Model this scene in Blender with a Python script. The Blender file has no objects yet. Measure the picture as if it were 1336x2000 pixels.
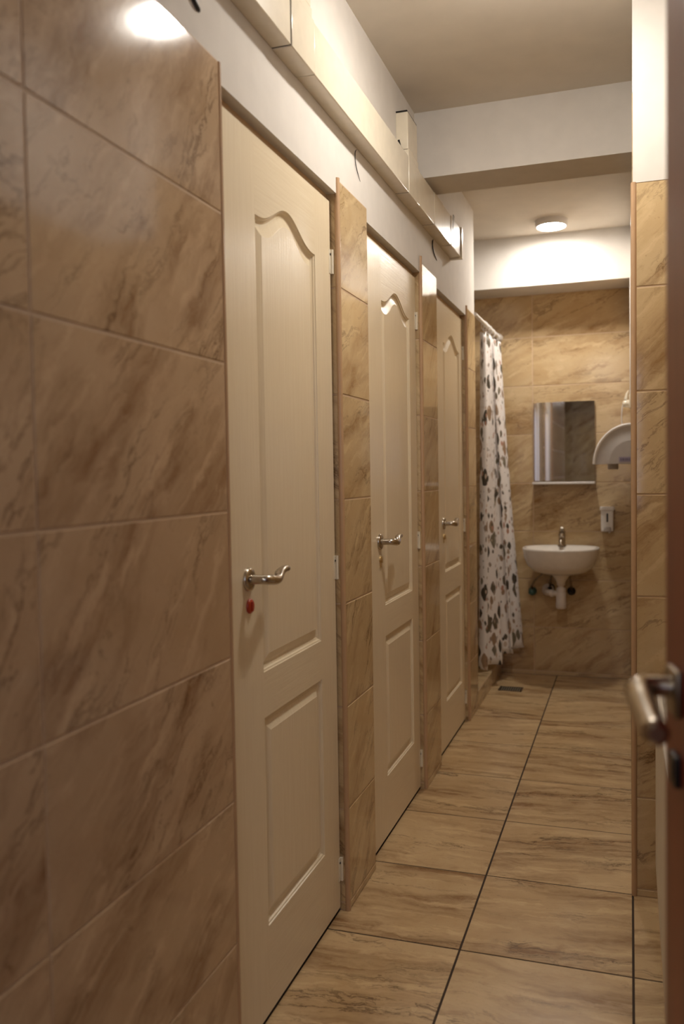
import bpy, bmesh, math, random
from mathutils import Vector, Matrix
random.seed(7)
C = bpy.context.scene.collection
PI = math.pi
sc = bpy.context.scene

# ------------------------------------------------------------------ camera
cd = bpy.data.cameras.new('camera')
cam = bpy.data.objects.new('camera', cd); C.objects.link(cam); sc.camera = cam
cd.sensor_fit = 'VERTICAL'; cd.sensor_height = 36.0; cd.sensor_width = 24.0
cd.lens = 1689.15 / 2000 * 36.0
yaw, pitch, roll = 0.3221, -0.0432, -0.0159
fw0 = Vector((-math.sin(yaw), math.cos(yaw), 0)); rt0 = Vector((math.cos(yaw), math.sin(yaw), 0))
cp, sp = math.cos(pitch), math.sin(pitch)
Fv = fw0 * cp + Vector((0, 0, sp)); Uv = -fw0 * sp + Vector((0, 0, cp))
cr_, sr_ = math.cos(roll), math.sin(roll)
Rv = rt0 * cr_ + Uv * sr_; U2 = -rt0 * sr_ + Uv * cr_
M = Matrix((Rv, U2, -Fv)).transposed().to_4x4(); M.translation = Vector((0.7786, 0, 1.2715))
cam.matrix_world = M
cd.clip_start = 0.02
cd.dof.use_dof = True; cd.dof.focus_distance = 2.7; cd.dof.aperture_fstop = 2.6

# ------------------------------------------------------------------ world, exposure, big lights
w = bpy.data.worlds.new('world'); sc.world = w; w.use_nodes = True
w.node_tree.nodes['Background'].inputs[0].default_value = (0.50, 0.58, 0.78, 1)
w.node_tree.nodes['Background'].inputs[1].default_value = 0.045
sc.view_settings.view_transform = 'Standard'; sc.view_settings.look = 'None'
sc.view_settings.gamma = 1.0; sc.view_settings.use_curve_mapping = False
sc.view_settings.exposure = 0.83
LAMP_E = (182.0, 122.0)          # radiance of the two ceiling lamp diffusers (near, far)
LAMP_C = (1.0, 0.945, 0.87)
def area_light(name, loc, target, size, power, col):
    l = bpy.data.lights.new(name, 'AREA'); l.shape = 'RECTANGLE'; l.size, l.size_y = size
    l.energy = power; l.color = col
    o = bpy.data.objects.new(name, l); C.objects.link(o); o.location = loc
    o.rotation_euler = (Vector(target) - Vector(loc)).to_track_quat('-Z', 'Y').to_euler(); return o
# daylight from the hall behind the camera
area_light('hall_daylight', (1.05, -1.3, 1.55), (0.0, 0.9, 1.1), (0.9, 1.1), 4.4, (0.66, 0.76, 1.0))
area_light('hall_fill', (0.45, -1.0, 2.60), (0.45, -0.2, 1.0), (0.3, 0.3), 4.5, (1.0, 0.90, 0.76))  # added warm fill without a known source, lifts the beam and right wall

# ------------------------------------------------------------------ dimensions (metres)
W = 0.7845        # right wall of the deep corridor
YR = 2.6726       # frontal return of the right wall
YB = 5.485        # back wall
XR = 0.985        # right wall beside the radiator
ZC = 2.65         # ceiling
ZT = 2.10         # top of the wall tiles
XD = -0.024       # door faces
PX = -0.005       # plaster face over the doors
PIL = [(1.6075,), (2.342, 2.627), (3.362, 3.650), (4.358, 4.607)]
OPEN = [(1.6075, 2.342), (2.627, 3.362), (3.650, 4.358)]

# ------------------------------------------------------------------ node helpers
def s2l(c):
    return tuple((x/255/12.92 if x/255 <= 0.04045 else ((x/255+0.055)/1.055)**2.4) for x in c) + (1,)
def newmat(name):
    m = bpy.data.materials.new(name); m.use_nodes = True
    return m, m.node_tree, m.node_tree.nodes['Principled BSDF']
def simple(name, col, rough=0.5, metal=0.0, bump=None, spec=0.5):
    m, nt, b = newmat(name)
    b.inputs['Base Color'].default_value = s2l(col); b.inputs['Roughness'].default_value = rough
    b.inputs['Metallic'].default_value = metal; b.inputs['Specular IOR Level'].default_value = spec
    tc = nt.nodes.new('ShaderNodeTexCoord')
    n = nt.nodes.new('ShaderNodeTexNoise'); n.inputs['Scale'].default_value = bump[0] if bump else 30
    n.inputs['Detail'].default_value = 4
    nt.links.new(tc.outputs['Object'], n.inputs['Vector'])
    mx = nt.nodes.new('ShaderNodeMix'); mx.data_type = 'RGBA'
    mx.inputs['A'].default_value = s2l(col); mx.inputs['B'].default_value = s2l([x*0.93 for x in col])
    nt.links.new(n.outputs['Fac'], mx.inputs['Factor']); nt.links.new(mx.outputs['Result'], b.inputs['Base Color'])
    if bump:
        bp = nt.nodes.new('ShaderNodeBump'); bp.inputs['Strength'].default_value = bump[1]; bp.inputs['Distance'].default_value = 0.002
        nt.links.new(n.outputs['Fac'], bp.inputs['Height']); nt.links.new(bp.outputs['Normal'], b.inputs['Normal'])
    return m
def ramp(nt, src, stops):
    r = nt.nodes.new('ShaderNodeValToRGB'); e = r.color_ramp.elements
    while len(e) < len(stops): e.new(0.5)
    for i, (p, c) in enumerate(stops): e[i].position = p; e[i].color = c if len(c) == 4 else s2l(c)
    nt.links.new(src, r.inputs['Fac']); return r.outputs['Color']
def bw(v): return (v, v, v, 1)
def mixc(nt, fac, a, b, mode='MIX'):
    x = nt.nodes.new('ShaderNodeMix'); x.data_type = 'RGBA'; x.blend_type = mode
    for nm, v in (('Factor', fac), ('A', a), ('B', b)):
        if isinstance(v, (int, float)): x.inputs[nm].default_value = v
        elif isinstance(v, tuple): x.inputs[nm].default_value = v
        else: nt.links.new(v, x.inputs[nm])
    return x.outputs['Result']
def noise(nt, vec, scale, detail=5, dist=0.0, rough=0.55):
    n = nt.nodes.new('ShaderNodeTexNoise'); n.inputs['Scale'].default_value = scale; n.inputs['Detail'].default_value = detail
    n.inputs['Distortion'].default_value = dist; n.inputs['Roughness'].default_value = rough
    nt.links.new(vec, n.inputs['Vector']); return n.outputs['Fac']
def mapping(nt, vec, rot=0, scale=(1, 1, 1), loc=(0, 0, 0)):
    mp = nt.nodes.new('ShaderNodeMapping'); mp.inputs['Rotation'].default_value = (0, 0, rot)
    mp.inputs['Scale'].default_value = scale; mp.inputs['Location'].default_value = loc
    nt.links.new(vec, mp.inputs['Vector']); return mp.outputs['Vector']
def marble(name, light, mid, dark, vein, angle, stretch, rough, bandlo=0.50, bumpy=0.03, veinamt=0.75):
    """beige veined ceramic; the UV map holds metres on the wall plus a random shift for each tile"""
    m, nt, b = newmat(name)
    uv = nt.nodes.new('ShaderNodeUVMap').outputs['UV']
    r = mapping(nt, uv, rot=-angle)
    def warp(vec, amt, sc_):
        wn = nt.nodes.new('ShaderNodeTexNoise'); wn.inputs['Scale'].default_value = sc_; wn.inputs['Detail'].default_value = 4
        nt.links.new(uv, wn.inputs['Vector'])
        ad = nt.nodes.new('ShaderNodeVectorMath'); ad.operation = 'MULTIPLY_ADD'
        nt.links.new(wn.outputs['Color'], ad.inputs[0]); ad.inputs[1].default_value = (amt, amt, 0); nt.links.new(vec, ad.inputs[2])
        return ad.outputs[0]
    v = warp(mapping(nt, r, scale=(stretch, 1, 1)), 0.10, 6.0)
    v2 = warp(mapping(nt, r, scale=(stretch*0.8, 1, 1)), 0.05, 14.0)
    cloud = noise(nt, uv, 2.6, 6, 0.5, 0.6)
    band = noise(nt, v, 6.0, 9, 0.3, 0.62)
    fine = noise(nt, v2, 17.0, 8, 0.2, 0.62)
    col = ramp(nt, cloud, [(0.30, light), (0.70, mid)])
    b1 = ramp(nt, band, [(bandlo, bw(0)), (bandlo+0.13, bw(1))])
    b2 = ramp(nt, fine, [(0.40, bw(0.25)), (0.62, bw(1))])
    col = mixc(nt, mixc(nt, 1.0, b1, b2, 'MULTIPLY'), col, s2l(dark))
    # thin dark broken veins following the bands
    def veins(vec, sc_, wdt, m0):
        vn = noise(nt, vec, sc_, 9, 0.3, 0.66)
        sub = nt.nodes.new('ShaderNodeMath'); sub.operation = 'SUBTRACT'; sub.inputs[1].default_value = 0.5; nt.links.new(vn, sub.inputs[0])
        ab = nt.nodes.new('ShaderNodeMath'); ab.operation = 'ABSOLUTE'; nt.links.new(sub.outputs[0], ab.inputs[0])
        vl = ramp(nt, ab.outputs[0], [(0.0, bw(1)), (wdt, bw(0))])
        mk = ramp(nt, noise(nt, v, m0, 4, 0.2), [(0.50, bw(0)), (0.64, bw(veinamt))])
        return mixc(nt, 1.0, vl, mk, 'MULTIPLY')
    col = mixc(nt, veins(v, 6.5, 0.016, 5.2), col, s2l(vein))
    col = mixc(nt, veins(v2, 11.0, 0.022, 7.1), col, s2l(vein))
    # crust of dark crumbs inside the bands, and pale flecks
    crumb = ramp(nt, noise(nt, uv, 48, 5, 0.3, 0.7), [(0.56, bw(0)), (0.66, bw(0.7))])
    cm = ramp(nt, noise(nt, v, 5.0, 3, 0.3), [(0.56, bw(0)), (0.70, bw(0.9))])
    col = mixc(nt, mixc(nt, 1.0, crumb, cm, 'MULTIPLY'), col, s2l(vein))
    spl = ramp(nt, noise(nt, v2, 22, 6, 0.3, 0.62), [(0.34, bw(0.55)), (0.47, bw(0))])
    col = mixc(nt, spl, col, s2l([min(255, x*1.07) for x in light]))
    spk = ramp(nt, noise(nt, uv, 110, 3, 0, 0.6), [(0.62, bw(0)), (0.74, bw(0.35))])
    col = mixc(nt, spk, col, s2l(dark))
    nt.links.new(col, b.inputs['Base Color'])
    b.inputs['Roughness'].default_value = rough; b.inputs['IOR'].default_value = 1.5
    bp = nt.nodes.new('ShaderNodeBump'); bp.inputs['Strength'].default_value = bumpy; bp.inputs['Distance'].default_value = 0.01
    nt.links.new(noise(nt, uv, 9, 3, 0.2), bp.inputs['Height']); nt.links.new(bp.outputs['Normal'], b.inputs['Normal'])
    return m

A = math.radians
T_WALL = marble('wall_tile', (208, 184, 144), (190, 160, 116), (146, 110, 70), (98, 70, 42), A(38), 0.28, 0.09)
T_NEAR_SHADED = marble('shaded_wall_tile', (198, 171, 140), (180, 150, 117), (146, 112, 82), (98, 68, 44), A(42), 0.30, 0.10)  # pillar tile again, with the dimness of the near end put into its colour
T_BACK = marble('back_wall_tile', (204, 180, 142), (186, 156, 112), (150, 114, 72), (104, 74, 44), A(22), 0.24, 0.16)
T_FLOOR = marble('floor_tile', (208, 180, 138), (188, 156, 112), (138, 102, 66), (72, 50, 30), A(3), 0.20, 0.26, 0.48, 0.04, 0.8)
GROUT_L = simple('light_grout', (204, 176, 144), 0.7)
GROUT_D = simple('dark_grout', (62, 46, 32), 0.85)
PLASTER = simple('white_plaster', (226, 220, 212), 0.75, bump=(14, 0.06), spec=0.2)
CEILP = simple('ceiling_paint', (228, 219, 206), 0.85, bump=(9, 0.06), spec=0.1)
BEAD = simple('tile_bead', (196, 160, 124), 0.22)
DARK = simple('dark_gap', (30, 22, 16), 0.9)
CREAM = simple('cream_plastic', (236, 225, 203), 0.2)
WHITEP = simple('white_plastic', (226, 220, 214), 0.35)
GREYP = simple('grey_plastic', (176, 168, 162), 0.4)
CHROME = simple('satin_nickel', (190, 180, 165), 0.22, 1.0)
CHROMED = simple('dull_nickel', (150, 135, 115), 0.32, 1.0)
BRASS = simple('pale_brass', (214, 184, 130), 0.3, 0.8)
REDP = simple('red_enamel', (178, 56, 28), 0.35)
CERAMIC = simple('white_ceramic', (236, 228, 218), 0.08)
FRAMEW = simple('frame_paint', (206, 176, 138), 0.4)
BLACKP = simple('black_plastic', (26, 22, 22), 0.4)
RADW = simple('radiator_enamel', (222, 214, 200), 0.3)
VALVE = simple('green_valve', (60, 92, 82), 0.35)
PIPEW = simple('white_pipe', (226, 214, 204), 0.4)
LABELG = simple('label_print', (142, 132, 150), 0.5)
INK = simple('label_ink', (100, 92, 116), 0.5)
REDWOOD_C = (112, 44, 22)

def door_paint(name, axis):
    m, nt, b = newmat(name)
    tc = nt.nodes.new('ShaderNodeTexCoord').outputs['Object']
    sc3 = (1, 90, 3.2) if axis == 'z' else (1, 3.2, 90)
    g = noise(nt, mapping(nt, tc, scale=sc3), 1.6, 6, 0.4, 0.65)
    col = ramp(nt, g, [(0.3, (228, 211, 180)), (0.7, (236, 221, 192))])
    nt.links.new(col, b.inputs['Base Color']); b.inputs['Roughness'].default_value = 0.30
    bp = nt.nodes.new('ShaderNodeBump'); bp.inputs['Strength'].default_value = 0.35; bp.inputs['Distance'].default_value = 0.0018
    nt.links.new(g, bp.inputs['Height']); nt.links.new(bp.outputs['Normal'], b.inputs['Normal'])
    return m
PAINT_V = door_paint('door_paint_upright_grain', 'z'); PAINT_H = door_paint('door_paint_level_grain', 'y')

def red_wood():
    m, nt, b = newmat('red_brown_wood')
    tc = nt.nodes.new('ShaderNodeTexCoord').outputs['Object']
    g = noise(nt, mapping(nt, tc, scale=(60, 60, 2.5)), 1.0, 5, 0.5)
    col = ramp(nt, g, [(0.3, (116, 38, 18)), (0.7, (146, 58, 30))])
    nt.links.new(col, b.inputs['Base Color']); b.inputs['Roughness'].default_value = 0.35
    return m
REDWOOD = red_wood()

def terrazzo():
    m, nt, b = newmat('terrazzo_print')
    uv = nt.nodes.new('ShaderNodeUVMap').outputs['UV']
    col = s2l((232, 226, 222))
    for i, (scl, thr, cols, shift) in enumerate([
        (10.5, 0.50, [(70, 62, 48), (98, 88, 70), (150, 124, 98), (120, 112, 92)], 0),
        (21.0, 0.36, [(150, 132, 116), (92, 80, 64), (196, 176, 158), (176, 130, 108)], 5.3)]):
        wn = nt.nodes.new('ShaderNodeTexNoise'); wn.inputs['Scale'].default_value = scl*1.6; wn.inputs['Detail'].default_value = 1
        nt.links.new(uv, wn.inputs['Vector'])
        ad = nt.nodes.new('ShaderNodeVectorMath'); ad.operation = 'MULTIPLY_ADD'
        nt.links.new(wn.outputs['Color'], ad.inputs[0]); ad.inputs[1].default_value = (0.35/scl, 0.35/scl, 0)
        nt.links.new(mapping(nt, uv, loc=(shift, shift, 0), scale=(1.15, 0.85, 1)), ad.inputs[2])
        vo = nt.nodes.new('ShaderNodeTexVoronoi'); vo.voronoi_dimensions = '2D'; vo.inputs['Scale'].default_value = scl
        vo.distance = 'MINKOWSKI'; vo.inputs['Exponent'].default_value = 1.4
        nt.links.new(ad.outputs[0], vo.inputs['Vector'])
        sp_ = nt.nodes.new('ShaderNodeSeparateColor'); nt.links.new(vo.outputs['Color'], sp_.inputs[0])
        rad = nt.nodes.new('ShaderNodeMath'); rad.operation = 'MULTIPLY'; nt.links.new(sp_.outputs[0], rad.inputs[0]); rad.inputs[1].default_value = thr
        cmp_ = nt.nodes.new('ShaderNodeMath'); cmp_.operation = 'LESS_THAN'
        nt.links.new(vo.outputs['Distance'], cmp_.inputs[0]); nt.links.new(rad.outputs[0], cmp_.inputs[1])
        r = nt.nodes.new('ShaderNodeValToRGB'); r.color_ramp.interpolation = 'CONSTANT'; e = r.color_ramp.elements
        while len(e) < 4: e.new(0.5)
        for k, c in enumerate(cols): e[k].position = k*0.25; e[k].color = s2l(c)
        nt.links.new(sp_.outputs[1], r.inputs['Fac'])
        col = mixc(nt, cmp_.outputs[0], col, r.outputs['Color'])
    nt.links.new(col, b.inputs['Base Color']); b.inputs['Roughness'].default_value = 0.55
    b.inputs['Transmission Weight'].default_value = 0.0
    return m
TERRAZZO = terrazzo()

def emit(name, col, strength):
    m, nt, b = newmat(name)
    b.inputs['Base Color'].default_value = (0.9, 0.9, 0.9, 1)
    b.inputs['Emission Color'].default_value = col + (1,) if len(col) == 3 else col
    b.inputs['Emission Strength'].default_value = strength
    return m
def mirror_mat():
    m, nt, b = newmat('mirror_glass')
    b.inputs['Base Color'].default_value = (0.78, 0.78, 0.80, 1); b.inputs['Metallic'].default_value = 1; b.inputs['Roughness'].default_value = 0.015
    return m
MIRROR = mirror_mat()

# ------------------------------------------------------------------ mesh helpers
class MB:
    def __init__(s): s.v = []; s.f = []; s.m = []; s.uv = []; s.mats = []; s.sm = []
    def mi(s, m):
        if m not in s.mats: s.mats.append(m)
        return s.mats.index(m)
    def face(s, pts, mat, uvs=None, smooth=False):
        n = len(s.v); s.v += [tuple(p) for p in pts]; s.f.append(list(range(n, n+len(pts)))); s.m.append(s.mi(mat))
        s.uv.append(uvs or [(p[0]+p[1], p[2]) for p in pts]); s.sm.append(smooth)
    def grid(s, rows, mat, closed_u=False, closed_v=False, smooth=True, uvf=None):
        """rows: list of rows of points; shared vertices"""
        n0 = len(s.v); R = len(rows); K = len(rows[0])
        for r in rows: s.v += [tuple(p) for p in r]
        for i in range(R if closed_v else R-1):
            for j in range(K if closed_u else K-1):
                a = (i, j); b = (i, (j+1) % K); c = ((i+1) % R, (j+1) % K); d = ((i+1) % R, j)
                s.f.append([n0+q[0]*K+q[1] for q in (a, b, c, d)]); s.m.append(s.mi(mat)); s.sm.append(smooth)
                if uvf: s.uv.append([uvf(i, j), uvf(i, j+1), uvf(i+1, j+1), uvf(i+1, j)])
                else: s.uv.append([(0, 0)]*4)
    def ngon(s, pts, mat, smooth=False): s.face(pts, mat, None, smooth)
    def box(s, x0, x1, y0, y1, z0, z1, mat, c=0.0):
        if c <= 0:
            P = [(x, y, z) for x in (x0, x1) for y in (y0, y1) for z in (z0, z1)]
            for q in ((0, 1, 3, 2), (4, 6, 7, 5), (0, 4, 5, 1), (2, 3, 7, 6), (0, 2, 6, 4), (1, 5, 7, 3)):
                s.face([P[i] for i in q], mat)
            return
        b = bmesh.new(); bmesh.ops.create_cube(b, size=1)
        for v in b.verts: v.co = Vector(((x0+x1)/2 + v.co.x*(x1-x0), (y0+y1)/2 + v.co.y*(y1-y0), (z0+z1)/2 + v.co.z*(z1-z0)))
        bmesh.ops.bevel(b, geom=list(b.edges), offset=c, segments=3, affect='EDGES', profile=0.5)
        s.bm(b, mat, True)
    def bm(s, b, mat, smooth=False):
        n = len(s.v); b.verts.index_update()
        s.v += [tuple(v.co) for v in b.verts]
        big = sorted([f.calc_area() for f in b.faces])[-6:][0] if smooth else 0
        for f in b.faces:
            s.f.append([n+v.index for v in f.verts]); s.m.append(s.mi(mat)); s.uv.append([(v.co.x+v.co.y, v.co.z) for v in f.verts]); s.sm.append(smooth and f.calc_area() < big*0.999)
        b.free()
    def tube(s, pts, radii, mat, n=14, up=Vector((0, 0, 1)), squash=1.0, cap=True):
        pts = [Vector(p) for p in pts]
        if isinstance(radii, (int, float)): radii = [radii]*len(pts)
        rows = []
        for i, p in enumerate(pts):
            t = (pts[min(i+1, len(pts)-1)] - pts[max(i-1, 0)]).normalized()
            a = t.cross(up)
            if a.length < 1e-3: a = t.cross(Vector((1, 0, 0)))
            a.normalize(); b = a.cross(t).normalized()
            rows.append([p + a*math.cos(2*PI*k/n)*radii[i]*squash + b*math.sin(2*PI*k/n)*radii[i] for k in range(n)])
        s.grid(rows, mat, closed_u=True)
        if cap: s.ngon(rows[0][::-1], mat); s.ngon(rows[-1], mat)
    def lathe(s, prof, org, axis, mat, n=32, sy=1.0):
        """prof: (radius, along) pairs"""
        ax = Vector(axis).normalized(); a = ax.orthogonal().normalized(); b = ax.cross(a); o = Vector(org)
        rows = [[o + ax*h + (a*math.cos(2*PI*k/n) + b*math.sin(2*PI*k/n))*max(r, 1e-5) for k in range(n)] for r, h in prof]
        s.grid(rows, mat, closed_u=True)
        if prof[-1][0] > 1e-4: s.ngon(rows[-1], mat)
        if prof[0][0] > 1e-4: s.ngon(rows[0][::-1], mat)
    def build(s, name, parent=None, loc=None, autosmooth=True):
        me = bpy.data.meshes.new(name); off = Vector(loc) if loc else Vector((0, 0, 0))
        me.from_pydata([tuple(Vector(v)-off) for v in s.v], [], s.f)
        for m in s.mats: me.materials.append(m)
        ul = me.uv_layers.new(name='UVMap'); k = 0
        for i, p in enumerate(me.polygons):
            p.material_index = s.m[i]; p.use_smooth = s.sm[i]
            for j in range(len(s.f[i])): ul.data[p.loop_start+j].uv = s.uv[i][j]
        me.validate()
        bmm = bmesh.new(); bmm.from_mesh(me); bmesh.ops.recalc_face_normals(bmm, faces=bmm.faces); bmm.to_mesh(me); bmm.free()
        o = bpy.data.objects.new(name, me); C.objects.link(o); o.location = off
        if parent: o.parent = parent; o.location = off - (parent['org'] and Vector(parent['org']) if 'org' in parent else Vector((0, 0, 0)))
        return o
def tag(o, label=None, cat=None, group=None, kind=None):
    if label: o['label'] = label
    if cat: o['category'] = cat
    if group: o['group'] = group
    if kind: o['kind'] = kind
    return o
ORG = {}
def thing(name, loc, label, cat, group=None, kind=None):
    o = bpy.data.objects.new(name, None); C.objects.link(o); o.location = loc; o.empty_display_size = 0.05
    ORG[o] = Vector(loc); return tag(o, label, cat, group, kind)
def part(mb, name, parent, label=None):
    """mesh given in world coordinates, parented to the thing (or a part of it)"""
    me_o = mb.build(name); org = ORG[parent]
    me_o.data.transform(Matrix.Translation(-org)); me_o.parent = parent; ORG[me_o] = org
    me_o.location = (0, 0, 0)
    if parent.type == 'MESH': ORG[me_o] = org
    if label: me_o['label'] = label
    return me_o
def whole(mb, name, label, cat, org, group=None, kind=None):
    o = mb.build(name, loc=org); ORG[o] = Vector(org); return tag(o, label, cat, group, kind)

def tiles(mb, org, ud, vd, nd, ub, vb, mat, grout, gap=0.002, ch=0.0028, tilt=0.30):
    """tiled skin: one raised chamfered tile in each cell of ub x vb, grout sunk between them"""
    o = Vector(org); u = Vector(ud); v = Vector(vd); n = Vector(nd)
    P = lambda a, b, d: o + u*a + v*b + n*d
    mb.face([P(ub[0], vb[0], -0.0013), P(ub[-1], vb[0], -0.0013), P(ub[-1], vb[-1], -0.0013), P(ub[0], vb[-1], -0.0013)], grout)
    g = gap/2
    for i in range(len(ub)-1):
        for j in range(len(vb)-1):
            a0, a1, b0, b1 = ub[i]+g, ub[i+1]-g, vb[j]+g, vb[j+1]-g
            if a1-a0 < 0.004 or b1-b0 < 0.004: continue
            ru, rv = random.uniform(0, 60), random.uniform(0, 60)
            th = random.uniform(-tilt, tilt) + random.choice((0, PI)); ct, st_ = math.cos(th), math.sin(th)
            T = lambda q: (q[0]*ct - q[1]*st_ + ru, q[0]*st_ + q[1]*ct + rv)
            F = [(a0+ch, b0+ch), (a1-ch, b0+ch), (a1-ch, b1-ch), (a0+ch, b1-ch)]
            B = [(a0, b0), (a1, b0), (a1, b1), (a0, b1)]
            mb.face([P(a, b, 0) for a, b in F], mat, [T(q_) for q_ in F])
            for k in range(4):
                q = (k+1) % 4
                mb.face([P(*B[k], -0.003), P(*B[q], -0.003), P(*F[q], 0), P(*F[k], 0)], mat,
                        [T(B[k]), T(B[q]), T(F[q]), T(F[k])])
X_, Y_, Z_ = (1, 0, 0), (0, 1, 0), (0, 0, 1)
ROWS = [0.0, 0.024, 0.3, 0.6, 0.9, 1.2, 1.5, 1.8, 2.1]

# ------------------------------------------------------------------ SETTING
# floor
mb = MB()
ys = [2.2328 + 0.447*k for k in range(-9, 8)]; ys = [y for y in ys if y < YB] + [YB]
xs = [-0.975, -0.535, -0.095, 0.345, 0.7845, 1.2245, 1.6645]
tiles(mb, (0, 0, 0), X_, Y_, Z_, xs, ys, T_FLOOR, GROUT_D, gap=0.0045, ch=0.001, tilt=0.22)
mb.box(-1.0, 1.7, ys[0], YB+0.1, -0.08, -0.004, DARK)
whole(mb, 'floor', 'beige and brown veined stone tile floor of the corridor', 'floor', (0, 0, 0), kind='structure')

# left wall: near tiled face, three tiled pillars between the doors, plaster above
mb = MB()
ny = [1.6075 - 0.608*k for k in range(4)][::-1]
tiles(mb, (0, 0, 0), Y_, Z_, X_, [-0.25]+ny[1:-1]+[1.5995], ROWS, T_NEAR_SHADED, GROUT_L)
mb.box(-0.14, -0.0035, -0.25, 1.5995, 0, ZT-0.002, PLASTER)
for (a, b) in PIL[1:]:
    tiles(mb, (0, 0, 0), Y_, Z_, X_, [a+0.012, b-0.002], ROWS, T_WALL, GROUT_L)
    tiles(mb, (0, a, 0), (-1, 0, 0), Z_, (0, -1, 0), [0.008, 0.14], ROWS, T_WALL, GROUT_L)
    mb.box(-0.14, -0.0035, a+0.003, b-0.002, 0, ZT-0.002, PLASTER)
mb.box(-0.14, PX, -0.25, 4.612, 2.062, ZC, PLASTER)
whole(mb, 'wall_left', 'left wall with glossy beige tiles, tiled pillars between the white doors and white plaster above', 'wall', (0, 0, 0), kind='structure')

# ceiling
mb = MB(); mb.box(-1.2, 1.8, -2.0, YB+0.1, ZC, ZC+0.1, CEILP)
whole(mb, 'ceiling', 'plain off-white painted ceiling', 'ceiling', (0, 0, ZC), kind='structure')
# beams
mb = MB(); mb.box(PX-0.02, W+0.02, 3.30, 3.514, 2.402, ZC, PLASTER)
whole(mb, 'trim_1', 'white plaster beam crossing the ceiling halfway down the corridor', 'beam', (0.4, 3.4, 2.4), kind='structure')
mb = MB(); mb.box(-0.95, W+0.02, 5.215, YB+0.02, 2.360, ZC, PLASTER)
whole(mb, 'trim_2', 'white plaster beam along the ceiling above the end wall', 'beam', (0.4, 5.3, 2.36), kind='structure')

# back wall
mb = MB()
tiles(mb, (0, YB, 0), X_, Z_, (0, -1, 0), [-0.95, -0.3943, 0.2057, W], ROWS+[2.36], T_BACK, GROUT_L, gap=0.003)
mb.box(-1.0, W+0.05, YB+0.0035, YB+0.1, 0, ZC, PLASTER)
whole(mb, 'wall_back', 'end wall of beige veined tiles behind the washbasin', 'wall', (0, YB, 0), kind='structure')
# shower recess walls
mb = MB()
tiles(mb, (-0.9, 0, 0), Y_, Z_, X_, [4.612, 4.9, YB], ROWS+[2.36], T_BACK, GROUT_L)
mb.box(-1.0, -0.9035, 4.5, YB, 0, ZC, PLASTER)
mb.box(-0.95, -0.14, 4.50, 4.607, 0, ZC, PLASTER)
whole(mb, 'wall_recess', 'tiled side wall inside the shower recess', 'wall', (-0.9, 5, 0), kind='structure')

# right walls
mb = MB()
tiles(mb, (W, 0, 0), Y_, Z_, (-1, 0, 0), [YR+0.010, 3.285, 3.885, 4.485, 5.085, YB], ROWS+[2.36], T_WALL, GROUT_L)
mb.box(W+0.0035, W+0.15, YR+0.010, YB, 0, ZC, PLASTER)
mb.box(W+0.001, W+0.01, YR+0.01, YB, 2.36, ZC, PLASTER)
tiles(mb, (0, YR, 0), X_, Z_, (0, -1, 0), [W+0.009, W+0.3], ROWS, T_WALL, GROUT_L)
mb.box(W+0.009, W+0.32, YR+0.0035, YR+0.1, 0, ZT-0.002, PLASTER)
mb.box(W+0.002, W+0.32, YR-0.001, YR+0.1, ZT-0.002, ZC, PLASTER)
whole(mb, 'wall_right', 'right wall of beige tiles with a return facing the entrance and white plaster above', 'wall', (W, YR, 0), kind='structure')
mb = MB()
tiles(mb, (XR, 0, 0), Y_, Z_, (-1, 0, 0), [0.20, 0.7, 1.3, 1.9, 2.5, YR], ROWS, T_WALL, GROUT_L)
mb.box(XR+0.0035, XR+0.1, 0.20, YR, 0, ZC, PLASTER); mb.box(XR+0.0035, 1.8, 0.08, 0.20, 0, ZC, PLASTER)
mb.box(XR+0.001, XR+0.02, 0.2, YR, ZT, ZC, PLASTER)
whole(mb, 'wall_entrance', 'tiled wall behind the radiator by the entrance', 'wall', (XR, 1.3, 0), kind='structure')

# hall behind the camera, seen in the mirror
mb = MB(); tiles(mb, (0, -1.9, 0), X_, Z_, Y_, [-1.2, -0.6, 0.0, 0.6, 1.2, 1.8], ROWS+[2.4, 2.65], T_WALL, GROUT_L)
mb.box(-1.2, 1.8, -2.0, -1.904, 0, ZC, PLASTER)
whole(mb, 'wall_hall', 'tiled wall of the hall behind the entrance', 'wall', (0.3, -1.9, 0), kind='structure')

# beads on tile edges
def bead(mb, x, y, z0, z1, r, m=BEAD):
    n = 12; rows = [[(x + r*math.cos(2*PI*k/n), y + r*math.sin(2*PI*k/n), z) for k in range(n)] for z in (z0, z1)]
    mb.grid(rows, m, closed_u=True); mb.ngon(rows[0][::-1], m); mb.ngon(rows[1], m)
k = 3
for (x, y, r, z1, lab) in [(-0.004, 1.604, 0.0058, 2.100, 'thin brown edge strip where the near tiled wall meets the nearest door'),
                       (-0.0055, 2.342+0.006, 0.0085, 2.106, 'rounded brown edge strip on the tiled pillar between the first and second white doors'),
                       (-0.0055, 3.362+0.006, 0.0085, 2.125, 'rounded brown edge strip on the tiled pillar between the second and third white doors'),
                       (-0.0055, 4.358+0.006, 0.0085, 2.110, 'rounded brown edge strip on the last tiled pillar beside the shower'),
                       (W+0.0045, YR+0.0045, 0.0085, 2.100, 'rounded brown edge strip on the right wall corner beside the corridor')]:
    mb = MB(); bead(mb, x, y, 0.0, z1, r)
    whole(mb, 'trim_%d' % k, lab, 'edge strip', (x, y, 0), kind='structure'); k += 1

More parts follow.
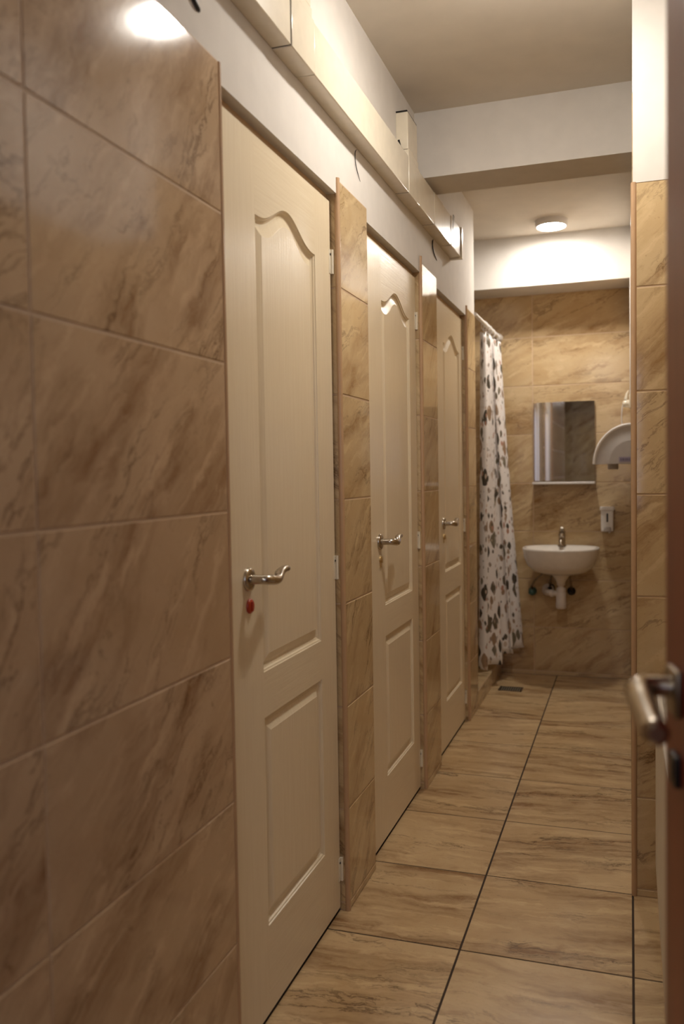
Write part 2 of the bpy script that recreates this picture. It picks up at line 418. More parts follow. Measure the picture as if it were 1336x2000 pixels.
# shower curb and tray
mb = MB()
tiles(mb, (0.0, 0, 0), Y_, Z_, X_, [4.612, 5.05, YB-0.001], [0, 0.092], T_BACK, GROUT_L)
tiles(mb, (0, 0, 0.095), X_, Y_, Z_, [-0.10, -0.001], [4.612, 5.05, YB-0.001], T_BACK, GROUT_L)
tiles(mb, (0, 0, 0.065), X_, Y_, Z_, [-0.9, -0.5, -0.1], [4.612, 5.05, YB-0.001], T_FLOOR, GROUT_L)
mb.box(-0.9, -0.1, 4.612, YB-0.001, 0, 0.061, PLASTER); mb.box(-0.099, -0.004, 4.612, YB-0.001, 0, 0.091, PLASTER)
whole(mb, 'shower_curb', 'low tiled step at the edge of the shower under the curtain', 'step', (-0.05, 5.05, 0), kind='structure')

# ------------------------------------------------------------------ WHITE DOORS
def arch(s):          # height of the arched panel top over its corner, s in 0..1
    t = 0.5-0.5*math.cos(2*PI*s)
    return 0.058*t**1.35
def door_leaf(mb, y0, y1, z0, z1, pa, pb, x):
    up = (0.818, 1.862); lo = (0.220, 0.712); N = 36
    face = lambda p, m: mb.face(p, m)
    q = lambda ya, yb_, za, zb: [(x, ya, za), (x, yb_, za), (x, yb_, zb), (x, ya, zb)]
    face(q(y0, pa, z0, z1), PAINT_V); face(q(pb, y1, z0, z1), PAINT_V)
    face(q(pa, pb, z0, lo[0]), PAINT_H); face(q(pa, pb, lo[1], up[0]), PAINT_H)
    S = [i/N for i in range(N+1)]
    for i in range(N):
        ya, yb_ = pa+(pb-pa)*S[i], pa+(pb-pa)*S[i+1]
        face([(x, ya, up[1]+arch(S[i])), (x, yb_, up[1]+arch(S[i+1])), (x, yb_, z1), (x, ya, z1)], PAINT_H)
    prof = [(0, 0), (0.0012, -0.003), (0.0045, -0.0042), (0.0065, -0.0085), (0.012, -0.0112), (0.017, -0.0112), (0.021, -0.0100), (0.037, -0.0028), (0.0385, -0.0018), (0.044, -0.0018)]
    for (za, zb, ar) in ((up[0], up[1], True), (lo[0], lo[1], False)):
        def loop(t, d):
            a, b = pa+t, pb-t; pts = [(x+d, a, za+t), (x+d, b, za+t)]
            for i in range(N+1):
                s_ = 1-i/N; pts.append((x+d, a+(b-a)*s_, zb - t + (arch(s_) if ar else 0)))
            return pts
        rows = [loop(t, d) for t, d in prof]
        for r0, r1 in zip(rows, rows[1:]):
            K = len(r0)
            for j in range(K):
                mb.face([r0[j], r0[(j+1) % K], r1[(j+1) % K], r1[j]], PAINT_V)
        mb.ngon(rows[-1], PAINT_V)
    # back and edges
    xb = x-0.038
    mb.face([(xb, y0, z0), (xb, y0, z1), (xb, y1, z1), (xb, y1, z0)], PAINT_V)
    for (a, b) in (((y0, z0), (y1, z0)), ((y1, z0), (y1, z1)), ((y1, z1), (y0, z1)), ((y0, z1), (y0, z0))):
        mb.face([(x, *a), (x, *b), (xb, *b), (xb, *a)], PAINT_V)

def lever_handle(parent, y, z, x, along=1, mat=CHROME):
    """rosette and wavy lever; the lever points to +y*along"""
    mb = MB(); mb.lathe([(0.0265, 0), (0.0265, 0.004), (0.0245, 0.0075), (0.017, 0.009), (0.0, 0.009)], (x, y, z), X_, mat)
    h = part(mb, 'door_handle', parent)
    mb = MB()
    ctrl = [(0.006, 0.0, 0, .0095), (0.026, 0.0, 0, .0088), (0.040, 0.003, 0, .0095), (0.048, 0.014, -0.001, .0100), (0.050, 0.034, -0.004, .0096),
            (0.049, 0.054, -0.004, .0090), (0.046, 0.072, 0.001, .0082), (0.043, 0.088, 0.007, .0078), (0.041, 0.106, 0.011, .0074), (0.040, 0.124, 0.012, .0070), (0.039, 0.138, 0.011, .0064)]
    pts, rad = [], []
    for i in range(len(ctrl)-1):
        p0 = ctrl[max(i-1, 0)]; p1 = ctrl[i]; p2 = ctrl[i+1]; p3 = ctrl[min(i+2, len(ctrl)-1)]
        for t in (0, .25, .5, .75):
            v = [0.5*(2*p1[c]+(p2[c]-p0[c])*t+(2*p0[c]-5*p1[c]+4*p2[c]-p3[c])*t*t+(3*p1[c]-p0[c]-3*p2[c]+p3[c])*t**3) for c in range(4)]
            pts.append((x+v[0], y+along*v[1], z+v[2])); rad.append(v[3])
    mb.tube(pts, [q_*1.14 for q_ in rad], mat, 16)
    part(mb, 'lever', h)
    # curled leaf on top of the lever
    mb = MB(); L = []
    for i in range(13):
        t = i/12; yy = 0.054+0.056*t; zz = 0.006+0.012*t; ww = 0.0085*math.sin(PI*(0.15+0.75*t))
        L.append([(x+0.045-0.008*t-ww, y+along*yy, z+zz), (x+0.045-0.008*t, y+along*yy, z+zz+0.002), (x+0.045-0.008*t+ww, y+along*yy, z+zz-0.001),
                  (x+0.045-0.008*t, y+along*yy, z+zz-0.004)])
    mb.grid(L, mat, closed_u=True); mb.ngon(L[0][::-1], mat); mb.ngon(L[-1], mat)
    part(mb, 'lever_curl', h)
    return h

def hinge(parent, y, z, x):
    mb = MB(); mb.box(x-0.004, x+0.0015, y-0.011, y+0.005, z-0.034, z+0.034, CREAM, 0.0012)
    mb.lathe([(0.0048, -0.034), (0.0048, 0.034)], (x+0.004, y+0.004, z), Z_, CREAM, 12)
    mb.box(x-0.012, x-0.001, y+0.004, y+0.0075, z-0.034, z+0.034, CHROMED)
    mb.lathe([(0.003, 0), (0.003, 0.002)], (x+0.0012, y-0.004, z+0.02), X_, BLACKP, 8)
    return part(mb, 'hinge', parent)

DOORS = [((1.660, 2.334), (1.817, 2.210), 1.741, 'nearest white panelled door with a red lock disc under its lever', 'red'),
         ((2.682, 3.354), (2.862, 3.252), 2.800, 'middle white panelled door between the two tiled pillars', 'brass'),
         ((3.700, 4.350), (3.885, 4.272), 3.850, 'farthest white panelled door, narrow in view, just before the shower', 'brass')]
for n, ((a, b), (pa, pb), hy, lab, key) in enumerate(DOORS, 1):
    oa, ob = OPEN[n-1]
    D = thing('door_%d' % n, (XD, a, 0), lab, 'door', kind='structure')
    mb = MB(); door_leaf(mb, a, b, 0.014, 2.040, pa, pb, XD); part(mb, 'door_leaf', D)
    mb = MB()
    mb.box(-0.135, XD-0.006, oa-0.004, a-0.004, 0, 2.066, FRAMEW)
    mb.box(-0.135, XD-0.040, b+0.001, ob+0.006, 0, 2.066, FRAMEW)
    mb.box(-0.135, XD-0.010, a-0.004, ob, 2.046, 2.066, FRAMEW)
    mb.box(-0.100, XD-0.045, a-0.004, a+0.015, 0, 2.05, FRAMEW)
    part(mb, 'door_frame', D)
    mb = MB(); mb.box(-0.13, XD-0.004, a, ob, -0.001, 0.0035, DARK); part(mb, 'gap_shade', D, 'dark strip standing in for shade in the gap under the door')  # dark colour stands in for the shade below the leaf
    lever_handle(D, hy, 1.043, XD)
    mb = MB()
    mm = REDP if key == 'red' else BRASS; rr = 0.0165 if key == 'red' else 0.0125
    mb.lathe([(rr, 0), (rr, 0.003), (rr*0.86, 0.006), (0.006, 0.0065), (0.0, 0.0065)], (XD, hy+0.004, 0.983), X_, mm, 28)
    mb.box(XD+0.006, XD+0.010, hy+0.001, hy+0.007, 0.972, 0.994, mm, 0.0012)
    if key != 'red': mb.box(XD, XD+0.004, hy-0.001, hy+0.009, 0.955, 0.984, mm, 0.001)
    part(mb, 'lock_disc', D, 'small red round lock disc' if key == 'red' else 'pale brass keyhole cover')
    for z in (1.872, 1.006, 0.125): hinge(D, b+0.001, z, XD)

# ------------------------------------------------------------------ open red-brown door at the right edge
P0 = Vector((0.8175, 1.070, 0)); P1 = Vector((0.960, 0.235, 0))    # corridor-side face, from free edge to hinges
dl = (P1-P0).normalized(); nl = Vector((-dl.y, dl.x, 0));
if nl.x > 0: nl = -nl
def L3(a, d, z): return P0 + dl*a + nl*d + Vector((0, 0, z))
D = thing('door_4', tuple(P1), 'open red-brown wooden entrance door at the right edge of the picture', 'door', kind='structure')
def lbox(mb, a0, a1, d0, d1, z0, z1, mat, c=0.0):
    t = MB(); t.box(a0, a1, d0, d1, z0, z1, mat, c)
    n = len(mb.v); mb.v += [tuple(L3(*p)) for p in t.v]
    for f, mi_, u, s_ in zip(t.f, t.m, t.uv, t.sm): mb.f.append([n+i for i in f]); mb.m.append(mb.mi(mat)); mb.uv.append(u); mb.sm.append(s_)
lw = (P1-P0).length
mb = MB(); lbox(mb, 0, lw, -0.040, 0, 0.008, 2.06, REDWOOD, 0.003)
for z0, z1 in ((0.25, 0.85), (1.15, 1.9)):
    lbox(mb, 0.13, lw-0.13, -0.002, 0.006, z0, z1, REDWOOD, 0.003); lbox(mb, 0.17, lw-0.17, 0.002, 0.009, z0+0.04, z1-0.04, REDWOOD, 0.003)
part(mb, 'door_leaf', D)
mb = MB(); HA = 0.062; HZ = 1.028
lbox(mb, HA-0.024, HA+0.024, -0.001, 0.009, HZ-0.026, HZ+0.026, CHROMED, 0.004)
lbox(mb, HA-0.016, HA+0.016, -0.001, 0.007, HZ-0.105, HZ-0.070, BLACKP, 0.003)
h = part(mb, 'door_handle', D, 'dark lock plate with a curved chrome lever')
mb = MB()
cp_ = [(HA, 0.004, 0.004, .0120), (HA, 0.018, 0.005, .0115), (HA-0.001, 0.032, 0.005, .0120), (HA+0.001, 0.039, 0.004, .0135), (HA+0.007, 0.043, 0.002, .0150), (HA+0.028, 0.044, -0.003, .0145),
       (HA+0.055, 0.045, -0.007, .0140), (HA+0.085, 0.046, -0.010, .0138), (HA+0.108, 0.047, -0.012, .0136), (HA+0.122, 0.047, -0.012, .0130), (HA+0.127, 0.047, -0.012, .008)]
mb.tube([L3(a, d, HZ+z) for a, d, z, r in cp_], [c[3] for c in cp_], CHROME, 18)
part(mb, 'lever', h)
mb = MB(); lbox(mb, HA-0.004, HA+0.004, 0.0075, 0.0085, HZ-0.097, HZ-0.078, CHROMED); part(mb, 'keyhole', h)

# ------------------------------------------------------------------ radiator
R = thing('radiator', (0.9, 1.85, 0.12), 'white panel radiator on the right wall behind the open red-brown door', 'radiator')
x0, x1, y0, y1, z0, z1 = 0.843, 0.943, 1.15, 2.49, 0.150, 0.690
mb = MB(); n = 27; rows = []
for i in range(n*4+1):
    y = y0+0.012+(y1-y0-0.024)*i/(n*4); d = -0.004*(0.5-0.5*math.cos(2*PI*i/4*1.0)) if 2 < i < n*4-2 else 0
    rows.append([(x0+0.006, y, z0+0.012), (x0+0.001, y, z0+0.022), (x0-d*0+(-d), y, z0+0.04), (x0-d, y, z1-0.045), (x0+0.001, y, z1-0.03), (x0+0.001, y, z1-0.004)])
mb.grid(rows, RADW); mb.box(x0+0.006, x0+0.014, y0+0.01, y1-0.01, z0+0.010, z1-0.006, RADW)
mb.box(x1-0.016, x1-0.008, y0+0.01, y1-0.01, z0+0.010, z1-0.02, RADW)
part(mb, 'front_panel', R)
for yy in (y0, y1-0.004):
    mb = MB(); mb.box(x0+0.001, x1, yy, yy+0.004, z0+0.02, z1, RADW, 0.0015); part(mb, 'side_panel', R)
mb = MB()
mb.box(x0, x0+0.012, y0, y1, z1-0.004, z1+0.001, RADW, 0.001); mb.box(x1-0.012, x1, y0, y1, z1-0.004, z1+0.001, RADW, 0.001)
for i in range(134):
    y = y0+0.006+i*0.01
    if y > y1-0.006: break
    mb.box(x0+0.012, x1-0.012, y, y+0.0045, z1-0.007, z1-0.001, RADW)
part(mb, 'top_grille', R)
for yy in (1.4, 2.25):
    mb = MB(); mb.box(x1-0.008, XR-0.002, yy-0.02, yy+0.02, 0.3, 0.62, RADW); part(mb, 'wall_bracket', R)

# ------------------------------------------------------------------ ventilation duct
V = thing('ventilation_duct', (0.02, 1.9, 2.26), 'cream plastic flat ventilation duct running along the wall above the white doors', 'duct')
za, zb = 2.256, 2.383
def dsec(y0, y1, name='duct_section', e=0.0, c=0.0025):
    mb = MB(); mb.box(PX-0.001, 0.0435+e, y0, y1, za-e, zb+e, CREAM, c); return part(mb, name, V)
dsec(-0.2, 1.8875); dsec(2.0465, 2.9980); dsec(3.167, 3.4140); dsec(3.592, 3.745)
dsec(1.8915, 2.043, 'duct_connector', 0.0016); dsec(3.002, 3.163, 'duct_connector', 0.0016); dsec(3.418, 3.588, 'duct_connector', 0.0016)
dsec(3.752, 3.965, 'duct_elbow', 0.0015, 0.004)
mb = MB(); mb.box(PX-0.001, 0.052, 3.966, 3.990, za-0.008, zb+0.008, CREAM, 0.003); part(mb, 'wall_flange', V)
for (a, b) in ((1.8870, 1.8920), (2.0425, 2.0470), (2.9975, 3.0025), (3.1625, 3.1675), (3.4135, 3.4185), (3.5875, 3.5925)):
    mb = MB(); mb.box(PX-0.001, 0.0423, a, b, za+0.001, zb-0.001, DARK); part(mb, 'joint_gap', V, 'dark joint between duct pieces')
mb = MB(); mb.box(PX-0.001, 0.0405, 3.745, 3.752, za+0.003, zb-0.003, DARK)
mb.tube([(0.047, 3.757, za+0.006), (0.0485, 3.762, za+0.06), (0.050, 3.775, zb+0.01), (0.049, 3.800, zb+0.008), (0.0475, 3.786, za+0.07), (0.047, 3.770, za+0.02)], 0.0009, DARK, 6)
part(mb, 'joint_gap', V, 'dark open joint with a loose loop')
def riser(y0, y1, ztop, x=0.038):
    mb = MB(); mb.box(PX-0.001, x, y0, y1, zb+0.032, ztop, CREAM, 0.003); o = part(mb, 'duct_riser', V)
    mb = MB(); mb.box(PX-0.001, x+0.002, y0-0.003, y1+0.003, zb+0.0015, zb+0.030, CREAM, 0.0025); part(mb, 'riser_collar', o)
    mb = MB(); mb.box(PX-0.001, x-0.002, y0+0.002, y1-0.002, zb+0.028, zb+0.034, DARK); part(mb, 'collar_gap', o)
riser(1.945, 2.040, ZC); riser(3.020, 3.160, 2.545)
mb = MB(); mb.box(PX-0.001, 0.036, 3.018, 3.162, 2.545, 2.549, DARK); part(mb, 'riser_gap', V)
mb = MB()
mb.tube([(0.012, 3.003, 2.40), (0.014, 2.998, 2.42), (0.010, 2.996, 2.44)], 0.004, DARK, 8); part(mb, 'dark_plug', V)

# wire stubs on the plaster
def wire(pts, r, lab, name='loose_wire'):
    mb = MB(); P = [Vector(p) for p in pts]; q = []
    for i in range(len(P)-1):
        p0 = P[max(i-1, 0)]; p3 = P[min(i+2, len(P)-1)]
        for k_ in range(6):
            t = k_/6; q.append(0.5*(2*P[i]+(P[i+1]-p0)*t+(2*p0-5*P[i]+4*P[i+1]-p3)*t*t+(3*P[i]-p0-3*P[i+1]+p3)*t**3))
    q.append(P[-1]); m = len(q)
    mb.tube(q, [r*min(1, 0.25+2.2*min(i, m-1-i)/m*2) for i in range(m)], BLACKP, 8)
    return whole(mb, name, lab, 'wire', tuple(P[0]))
wx = PX+0.0012
wire([(wx, 2.540, 2.252), (wx+.001, 2.522, 2.238), (wx+.002, 2.516, 2.215), (wx+.002, 2.530, 2.190), (wx, 2.572, 2.166)], 0.0013, 'thin black curved wire on the plaster over the first tiled pillar')
wire([(wx, 3.615, 2.253), (wx+.002, 3.588, 2.235), (wx+.003, 3.586, 2.210), (wx+.002, 3.620, 2.192), (wx, 3.680, 2.178)], 0.0028, 'thicker black curved wire on the plaster over the second tiled pillar')
wire([(wx, 1.488, 2.196), (wx+.003, 1.496, 2.176), (wx+.003, 1.512, 2.166), (wx, 1.530, 2.162)], 0.0045, 'black cable stub on the plaster at the top edge of the picture')

# ------------------------------------------------------------------ ceiling lamps
for i, (x, y, lab) in enumerate([(0.515, 2.30, 'round white ceiling lamp near the entrance, before the beam'), (0.368, 4.95, 'round glowing ceiling lamp between the beam and the end wall')]):
    k_ = (0.72, 1.0)[i]
    Lm = thing('ceiling_lamp', (x, y, ZC), lab, 'lamp', 'round ceiling lamps')
    mb = MB(); mb.lathe([(k_*0.088, 0), (k_*0.088, -0.018), (k_*0.084, -0.030), (k_*0.079, -0.034)], (x, y, ZC), Z_, WHITEP, 48); part(mb, 'lamp_housing', Lm)
    mb = MB(); e_ = (0.012, 0.0)[i]
    mb.lathe([(k_*0.0785, -0.030), (k_*0.0780, -0.0335-e_*0.5), (k_*0.070, -0.036-e_*0.9), (k_*0.045, -0.038-e_*1.1), (0.0, -0.039-e_*1.2)], (x, y, ZC), Z_, emit('lamp_glow', LAMP_C, LAMP_E[i]), 48); part(mb, 'diffuser', Lm, 'glowing white diffuser')

# ------------------------------------------------------------------ washbasin
SX, SZ = 0.383, 0.818
B = thing('washbasin', (SX, YB, SZ), 'white oval ceramic washbasin hung on the end wall under the mirror', 'washbasin')
def brim(t, k, half, dep, yb):     # superellipse outline, flat at the wall
    a = 2*PI*t; c, s_ = math.cos(a), math.sin(a)
    e = 2/2.35
    px = half*abs(c)**e*(1 if c >= 0 else -1); py = abs(s_)**e*(1 if s_ >= 0 else -1)
    return px, py
def ring(half, yc, fr, bk, z, N=64):
    out = []
    for i in range(N):
        px, py = brim(i/N, 0, half, 0, 0)
        out.append((SX+px, yc + (py*bk if py > 0 else py*fr), z))
    return out
mb = MB(); yc = 5.315
rows = [ring(0.045, yc+0.02, 0.05, 0.05, SZ-0.166), ring(0.10, yc+0.01, 0.10, 0.10, SZ-0.162), ring(0.160, yc, 0.155, 0.155, SZ-0.142), ring(0.198, yc, 0.195, 0.166, SZ-0.104),
        ring(0.217, yc, 0.222, 0.168, SZ-0.056), ring(0.223, yc, 0.232, 0.1685, SZ-0.014), ring(0.224, yc, 0.234, 0.1685, SZ-0.003), ring(0.220, yc, 0.230, 0.167, SZ),
        ring(0.209, yc, 0.218, 0.158, SZ-0.001), ring(0.199, yc-0.02, 0.186, 0.085, SZ-0.008), ring(0.188, yc-0.025, 0.168, 0.070, SZ-0.04), ring(0.155, yc-0.03, 0.13, 0.05, SZ-0.095), ring(0.08, yc-0.03, 0.07, 0.03, SZ-0.125), ring(0.02, yc-0.03, 0.02, 0.015, SZ-0.13)]
mb.grid(rows, CERAMIC, closed_u=True); mb.ngon(rows[0][::-1], CERAMIC); mb.ngon(rows[-1], CHROME)
part(mb, 'bowl', B)
mb = MB(); ty = 5.42
mb.lathe([(0.026, 0), (0.026, 0.004), (0.020, 0.010), (0.019, 0.055), (0.021, 0.062), (0.020, 0.075), (0.012, 0.082), (0, 0.083)], (SX, ty, SZ-0.002), Z_, CHROME, 24)
mb.tube([(SX, ty, SZ+0.034), (SX, ty-0.04, SZ+0.040), (SX, ty-0.085, SZ+0.038), (SX, ty-0.102, SZ+0.026), (SX, ty-0.104, SZ+0.016)], [0.015, 0.014, 0.013, 0.0125, 0.011], CHROME, 16)
t = part(mb, 'tap', B)
mb = MB(); mb.tube([(SX, ty+0.008, SZ+0.082), (SX+0.001, ty-0.01, SZ+0.092), (SX+0.003, ty-0.045, SZ+0.108), (SX+0.004, ty-0.062, SZ+0.112)], [0.014, 0.011, 0.008, 0.006], CHROME, 12, squash=1.5); part(mb, 'tap_lever', t)
# trap and pipes
TY = 5.30
mb = MB()
mb.lathe([(0.068, 0), (0.050, -0.012), (0.036, -0.030), (0.027, -0.048), (0.024, -0.056)], (SX, TY+0.02, SZ-0.163), Z_, CERAMIC, 28); part(mb, 'drain_funnel', B)
mb = MB()
zt = SZ-0.216
mb.lathe([(0.024, 0), (0.025, -0.012), (0.018, -0.018), (0.018, -0.028), (0.027, -0.034), (0.028, -0.050), (0.026, -0.055), (0.029, -0.060), (0.0295, -0.115), (0.031, -0.120), (0.031, -0.150), (0.027, -0.156), (0, -0.156)], (SX, TY+0.02, zt), Z_, PIPEW, 28)
tr = part(mb, 'bottle_trap', B)
mb = MB(); hz = zt-0.066
mb.tube([(SX-0.02, TY+0.02, hz), (SX-0.060, TY+0.035, hz), (SX-0.088, TY+0.08, hz), (SX-0.090, TY+0.13, hz), (SX-0.090, YB-0.004, hz)], 0.0165, PIPEW, 18)
mb.lathe([(0.022, 0), (0.022, 0.018)], (SX-0.046, TY+0.03, hz), (-1, 0.2, 0), PIPEW, 18)
part(mb, 'waste_pipe', tr)
mb = MB(); mb.lathe([(0.038, 0), (0.037, -0.010), (0.024, -0.014)], (SX-0.090, YB-0.001, hz), Y_, PIPEW, 28); part(mb, 'wall_rosette', tr)
for (vx, vz, m2, r) in ((SX-0.185, SZ-0.293, VALVE, 0.019), (SX+0.050, SZ-0.288, BLACKP, 0.016), (SX-0.075, SZ-0.270, BLACKP, 0.014)):
    mb = MB(); mb.lathe([(0.026, -0.001), (0.025, -0.008), (0.011, -0.010), (0.011, -0.045), (r, -0.047), (r*1.05, -0.060), (r*0.8, -0.070), (0, -0.071)], (vx, YB, vz), Y_, m2, 20)
    mb.lathe([(0.0065, -0.01), (0.0065, 0.028), (0.009, 0.028), (0.009, 0.040)], (vx, YB-0.035, vz), Z_, CHROMED, 14)
    v_ = part(mb, 'shut_off_valve', B, 'green knobbed shut-off valve' if m2 is VALVE else None)
    mb = MB(); e_ = SX + (vx-SX)*0.35
    mb.tube([(vx, YB-0.035, vz+0.038), (vx+(e_-vx)*0.15, YB-0.037, vz+0.075), (vx+(e_-vx)*0.6, YB-0.045, vz+0.12), (e_, YB-0.06, SZ-0.10)], 0.0055, CHROMED, 10); part(mb, 'flexible_hose', v_)

# ------------------------------------------------------------------ mirror with shelf
Mr = thing('mirror', (0.39, YB, 1.2), 'rectangular wall mirror with a slim white shelf over the washbasin', 'mirror')
mb = MB(); mb.box(0.217, 0.571, YB-0.014, YB-0.001, 1.215, 1.690, GREYP); part(mb, 'mirror_backing', Mr)
mb = MB(); mb.face([(0.213, YB-0.020, 1.212), (0.575, YB-0.020, 1.212), (0.575, YB-0.020, 1.695), (0.213, YB-0.020, 1.695)], MIRROR)
mb.box(0.213, 0.575, YB-0.0195, YB-0.014, 1.212, 1.695, simple('mirror_edge', (96, 82, 70), 0.3)); part(mb, 'mirror_glass', Mr)
mb = MB(); mb.box(0.210, 0.578, YB-0.105, YB-0.004, 1.192, 1.206, WHITEP, 0.003); part(mb, 'shelf', Mr)

# ------------------------------------------------------------------ soap dispenser
S = thing('soap_dispenser', (0.648, YB, 0.90), 'small white wall soap dispenser right of the washbasin', 'soap dispenser')
mb = MB(); mb.box(0.611, 0.683, YB-0.075, YB-0.001, 0.905, 1.035, WHITEP, 0.008); part(mb, 'dispenser_body', S)
mb = MB(); mb.box(0.605, 0.689, YB-0.084, YB-0.001, 1.030, 1.053, WHITEP, 0.007); part(mb, 'dispenser_lid', S)
mb = MB(); mb.box(0.643, 0.653, YB-0.0765, YB-0.070, 0.962, 1.014, BLACKP, 0.002); part(mb, 'level_window', S, 'dark slot window')
mb = MB(); mb.box(0.628, 0.668, YB-0.090, YB-0.06, 0.904, 0.932, GREYP, 0.005)
mb.lathe([(0.006, 0), (0.006, -0.014)], (0.660, YB-0.06, 0.908), Z_, WHITEP, 12); part(mb, 'push_button', S)

# ------------------------------------------------------------------ hand dryer
H = thing('hand_dryer', (W, 5.22, 1.31), 'white rounded hand dryer on the right wall beside the mirror', 'hand dryer')
def quarter(rad, y, N=28, xw=W-0.001, zb_=1.308, sx=0.206/0.226):
    return [(xw - rad*sx*math.sin(a), y, zb_ + rad*math.cos(a)) for a in [PI/2*i/N for i in range(N+1)]]
mb = MB(); r0 = 0.228; ya_, yb_ = 5.13, 5.36
rows = [quarter(r0-0.016, ya_+0.004), quarter(r0-0.010, ya_-0.001), quarter(r0-0.002, ya_+0.001), quarter(r0, ya_+0.006), quarter(r0, yb_-0.02), quarter(r0-0.02, yb_)]
mb.grid(rows, WHITEP); mb.ngon(quarter(r0-0.02, yb_)+[(W-0.001, yb_, 1.308)], WHITEP)
mb.face([(W-0.001, ya_+0.004, 1.308), (W-0.001-0.19, ya_+0.004, 1.308), (W-0.001-0.19, yb_-0.01, 1.308), (W-0.001, yb_-0.01, 1.308)], GREYP)
hs = part(mb, 'dryer_housing', H)
mb = MB(); rows = [quarter(r0-0.016, ya_+0.004), quarter(r0-0.030, ya_+0.006), quarter(0.150, ya_+0.006), quarter(0.138, ya_+0.001), quarter(0.128, ya_+0.0)]
mb.grid(rows, GREYP); mb.ngon(quarter(0.128, ya_)+[(W-0.001, ya_, 1.308)], GREYP); part(mb, 'front_face', H)
mb = MB(); mb.box(W-0.066, W-0.004, ya_-0.0012, ya_, 1.318, 1.346, LABELG)
for i, (bx, bw_) in enumerate([(0.058, 0.006), (0.048, 0.010), (0.034, 0.005), (0.026, 0.008), (0.014, 0.006)]):
    mb.box(W-bx, W-bx+bw_, ya_-0.0018, ya_-0.001, 1.326, 1.338, INK)
part(mb, 'maker_label', H, 'small grey-violet label with faint marks')
mb = MB(); mb.lathe([(0.030, 0.0), (0.030, -0.03), (0.024, -0.032)], (W-0.10, 5.24, 1.309), Z_, GREYP, 20); part(mb, 'air_nozzle', H)

# socket with plug and cord above the dryer
K = thing('power_socket', (W, 5.22, 1.63), 'yellowed power socket with a plug above the hand dryer', 'socket')
mb = MB(); mb.box(W-0.012, W-0.0005, 5.18, 5.26, 1.625, 1.700, CREAM, 0.004); part(mb, 'socket_plate', K)
mb = MB(); mb.lathe([(0.021, 0), (0.022, 0.012), (0.018, 0.030), (0.010, 0.036), (0, 0.037)], (W-0.011, 5.22, 1.650), (-1, 0, 0), CREAM, 20)
mb.tube([(W-0.030, 5.22, 1.655), (W-0.030, 5.22, 1.675), (W-0.022, 5.22, 1.705), (W-0.014, 5.22, 1.725)], [0.010, 0.010, 0.008, 0.004], CREAM, 12)
pg = part(mb, 'plug', K)
mb = MB(); mb.tube([(W-0.046, 5.22, 1.645), (W-0.050, 5.22, 1.615), (W-0.052, 5.22, 1.575), (W-0.050, 5.23, 1.528)], 0.0036, WHITEP, 10); part(mb, 'cord', pg)
mb = MB(); mb.box(W-0.008, W-0.0005, 5.215, 5.227, 1.70, 2.36, WHITEP, 0.002)
whole(mb, 'cable_channel', 'thin white cable channel running up the right wall from the socket', 'cable channel', (W, 5.22, 1.7))

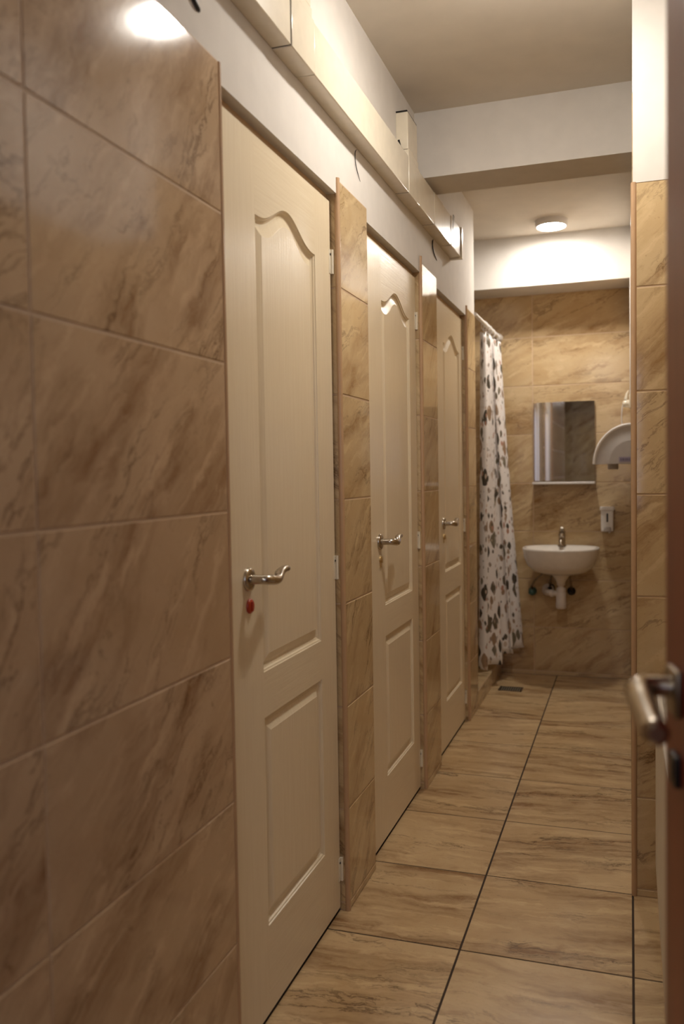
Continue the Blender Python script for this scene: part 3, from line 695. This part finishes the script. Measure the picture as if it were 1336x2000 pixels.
# ------------------------------------------------------------------ shower curtain and rod
RX = 0.0; RZ = 2.108
mb = MB(); mb.tube([(RX, 4.606, RZ), (RX, 4.9, RZ), (RX, 5.2, RZ), (RX, YB-0.002, RZ)], 0.0105, WHITEP, 18)
rod = whole(mb, 'curtain_rod', 'white shower curtain rod running from the last pillar to the end wall', 'curtain rod', (RX, 5.0, RZ))
mb = MB(); mb.lathe([(0.026, 0.0), (0.026, -0.010), (0.014, -0.024), (0.012, -0.026)], (RX, YB-0.001, RZ), Y_, WHITEP, 24)
o = part(mb, 'end_cap', rod)
Cu = thing('shower_curtain', (0.02, 5.15, 2.05), 'white shower curtain with grey and brown stone-chip print', 'curtain')
NU, NV = 220, 48
ztop = 2.070
folds = 3.4
def sm_(a, b, t):
    t = min(1, max(0, (t-a)/(b-a))); return t*t*(3-2*t)
def curt(i, j):
    u = i/NU; v = j/NV              # v: 0 top, 1 bottom
    tx, ty_ = -0.018 + 0.034*u, 4.915 + 0.485*u
    bx, by = -0.050 + 0.195*u**0.95, 4.96 + 0.46*u
    e = v**1.25
    cx, cy = tx+(bx-tx)*e, ty_+(by-ty_)*e
    ph = 2*PI*(folds*u + 0.12*math.sin(3.1*u*PI) + 0.10*v*math.sin(7*u+1)) + 0.6
    amp = (0.020 + 0.020*v)*(0.8+0.2*math.sin(5*u+1.3))
    small = 0.0035*math.sin(2*PI*folds*3.3*u + 2*v)*(1-0.6*v)
    dx, dy = math.sin(ph)*amp + small, math.cos(ph)*0.030
    zb_ = 0.125 + 0.055*sm_(0.34, 0.46, u) + 0.012*math.sin(8*u)
    sag = 0.010*(0.5-0.5*math.cos(2*PI*7*u))*(1-v)**6
    return (cx+dx, cy+dy+0.008*math.sin(3*v+6*u), ztop - sag + (zb_-ztop)*v)
rows = [[curt(i, j) for i in range(NU+1)] for j in range(NV+1)]
mb = MB(); mb.grid(rows, TERRAZZO, uvf=lambda j, i: (i/NU*1.15, 1.95*(1-j/NV)))
cl = part(mb, 'curtain_cloth', Cu)
so = cl.modifiers.new('thickness', 'SOLIDIFY'); so.thickness = 0.0012
for i in range(8):
    u = (i+0.5)/8; p = curt(int(u*NU), 0)
    mb = MB(); pts = []
    for k_ in range(17):
        a = 2*PI*k_/16; pts.append((RX + 0.018*math.sin(a) + (p[0]-RX)*0.4*(0.5-0.5*math.cos(a)), p[1], RZ - 0.010 + 0.024*math.cos(a)))
    mb.tube(pts, 0.0022, WHITEP, 8, cap=False); part(mb, 'curtain_ring', rod)

# ------------------------------------------------------------------ floor drain
GRATE = simple('drain_grate', (128, 118, 98), 0.4)
Dn = thing('floor_drain', (0.11, 5.065, 0), 'small dark metal floor drain grate by the shower step', 'drain')
mb = MB(); x0, x1, y0, y1 = 0.045, 0.180, 5.015, 5.120
mb.box(x0, x1, y0, y0+0.008, -0.002, 0.003, CHROMED); mb.box(x0, x1, y1-0.008, y1, -0.002, 0.003, CHROMED)
mb.box(x0, x0+0.008, y0, y1, -0.002, 0.003, CHROMED); mb.box(x1-0.008, x1, y0, y1, -0.002, 0.003, CHROMED)
part(mb, 'drain_frame', Dn)
mb = MB(); mb.box(x0+0.004, x1-0.004, y0+0.004, y1-0.004, -0.001, 0.0008, DARK)
for i in range(9):
    xx = x0+0.014+i*0.0128; mb.box(xx, xx+0.006, y0+0.008, y1-0.008, 0.0008, 0.0024, GRATE)
part(mb, 'drain_grate', Dn)
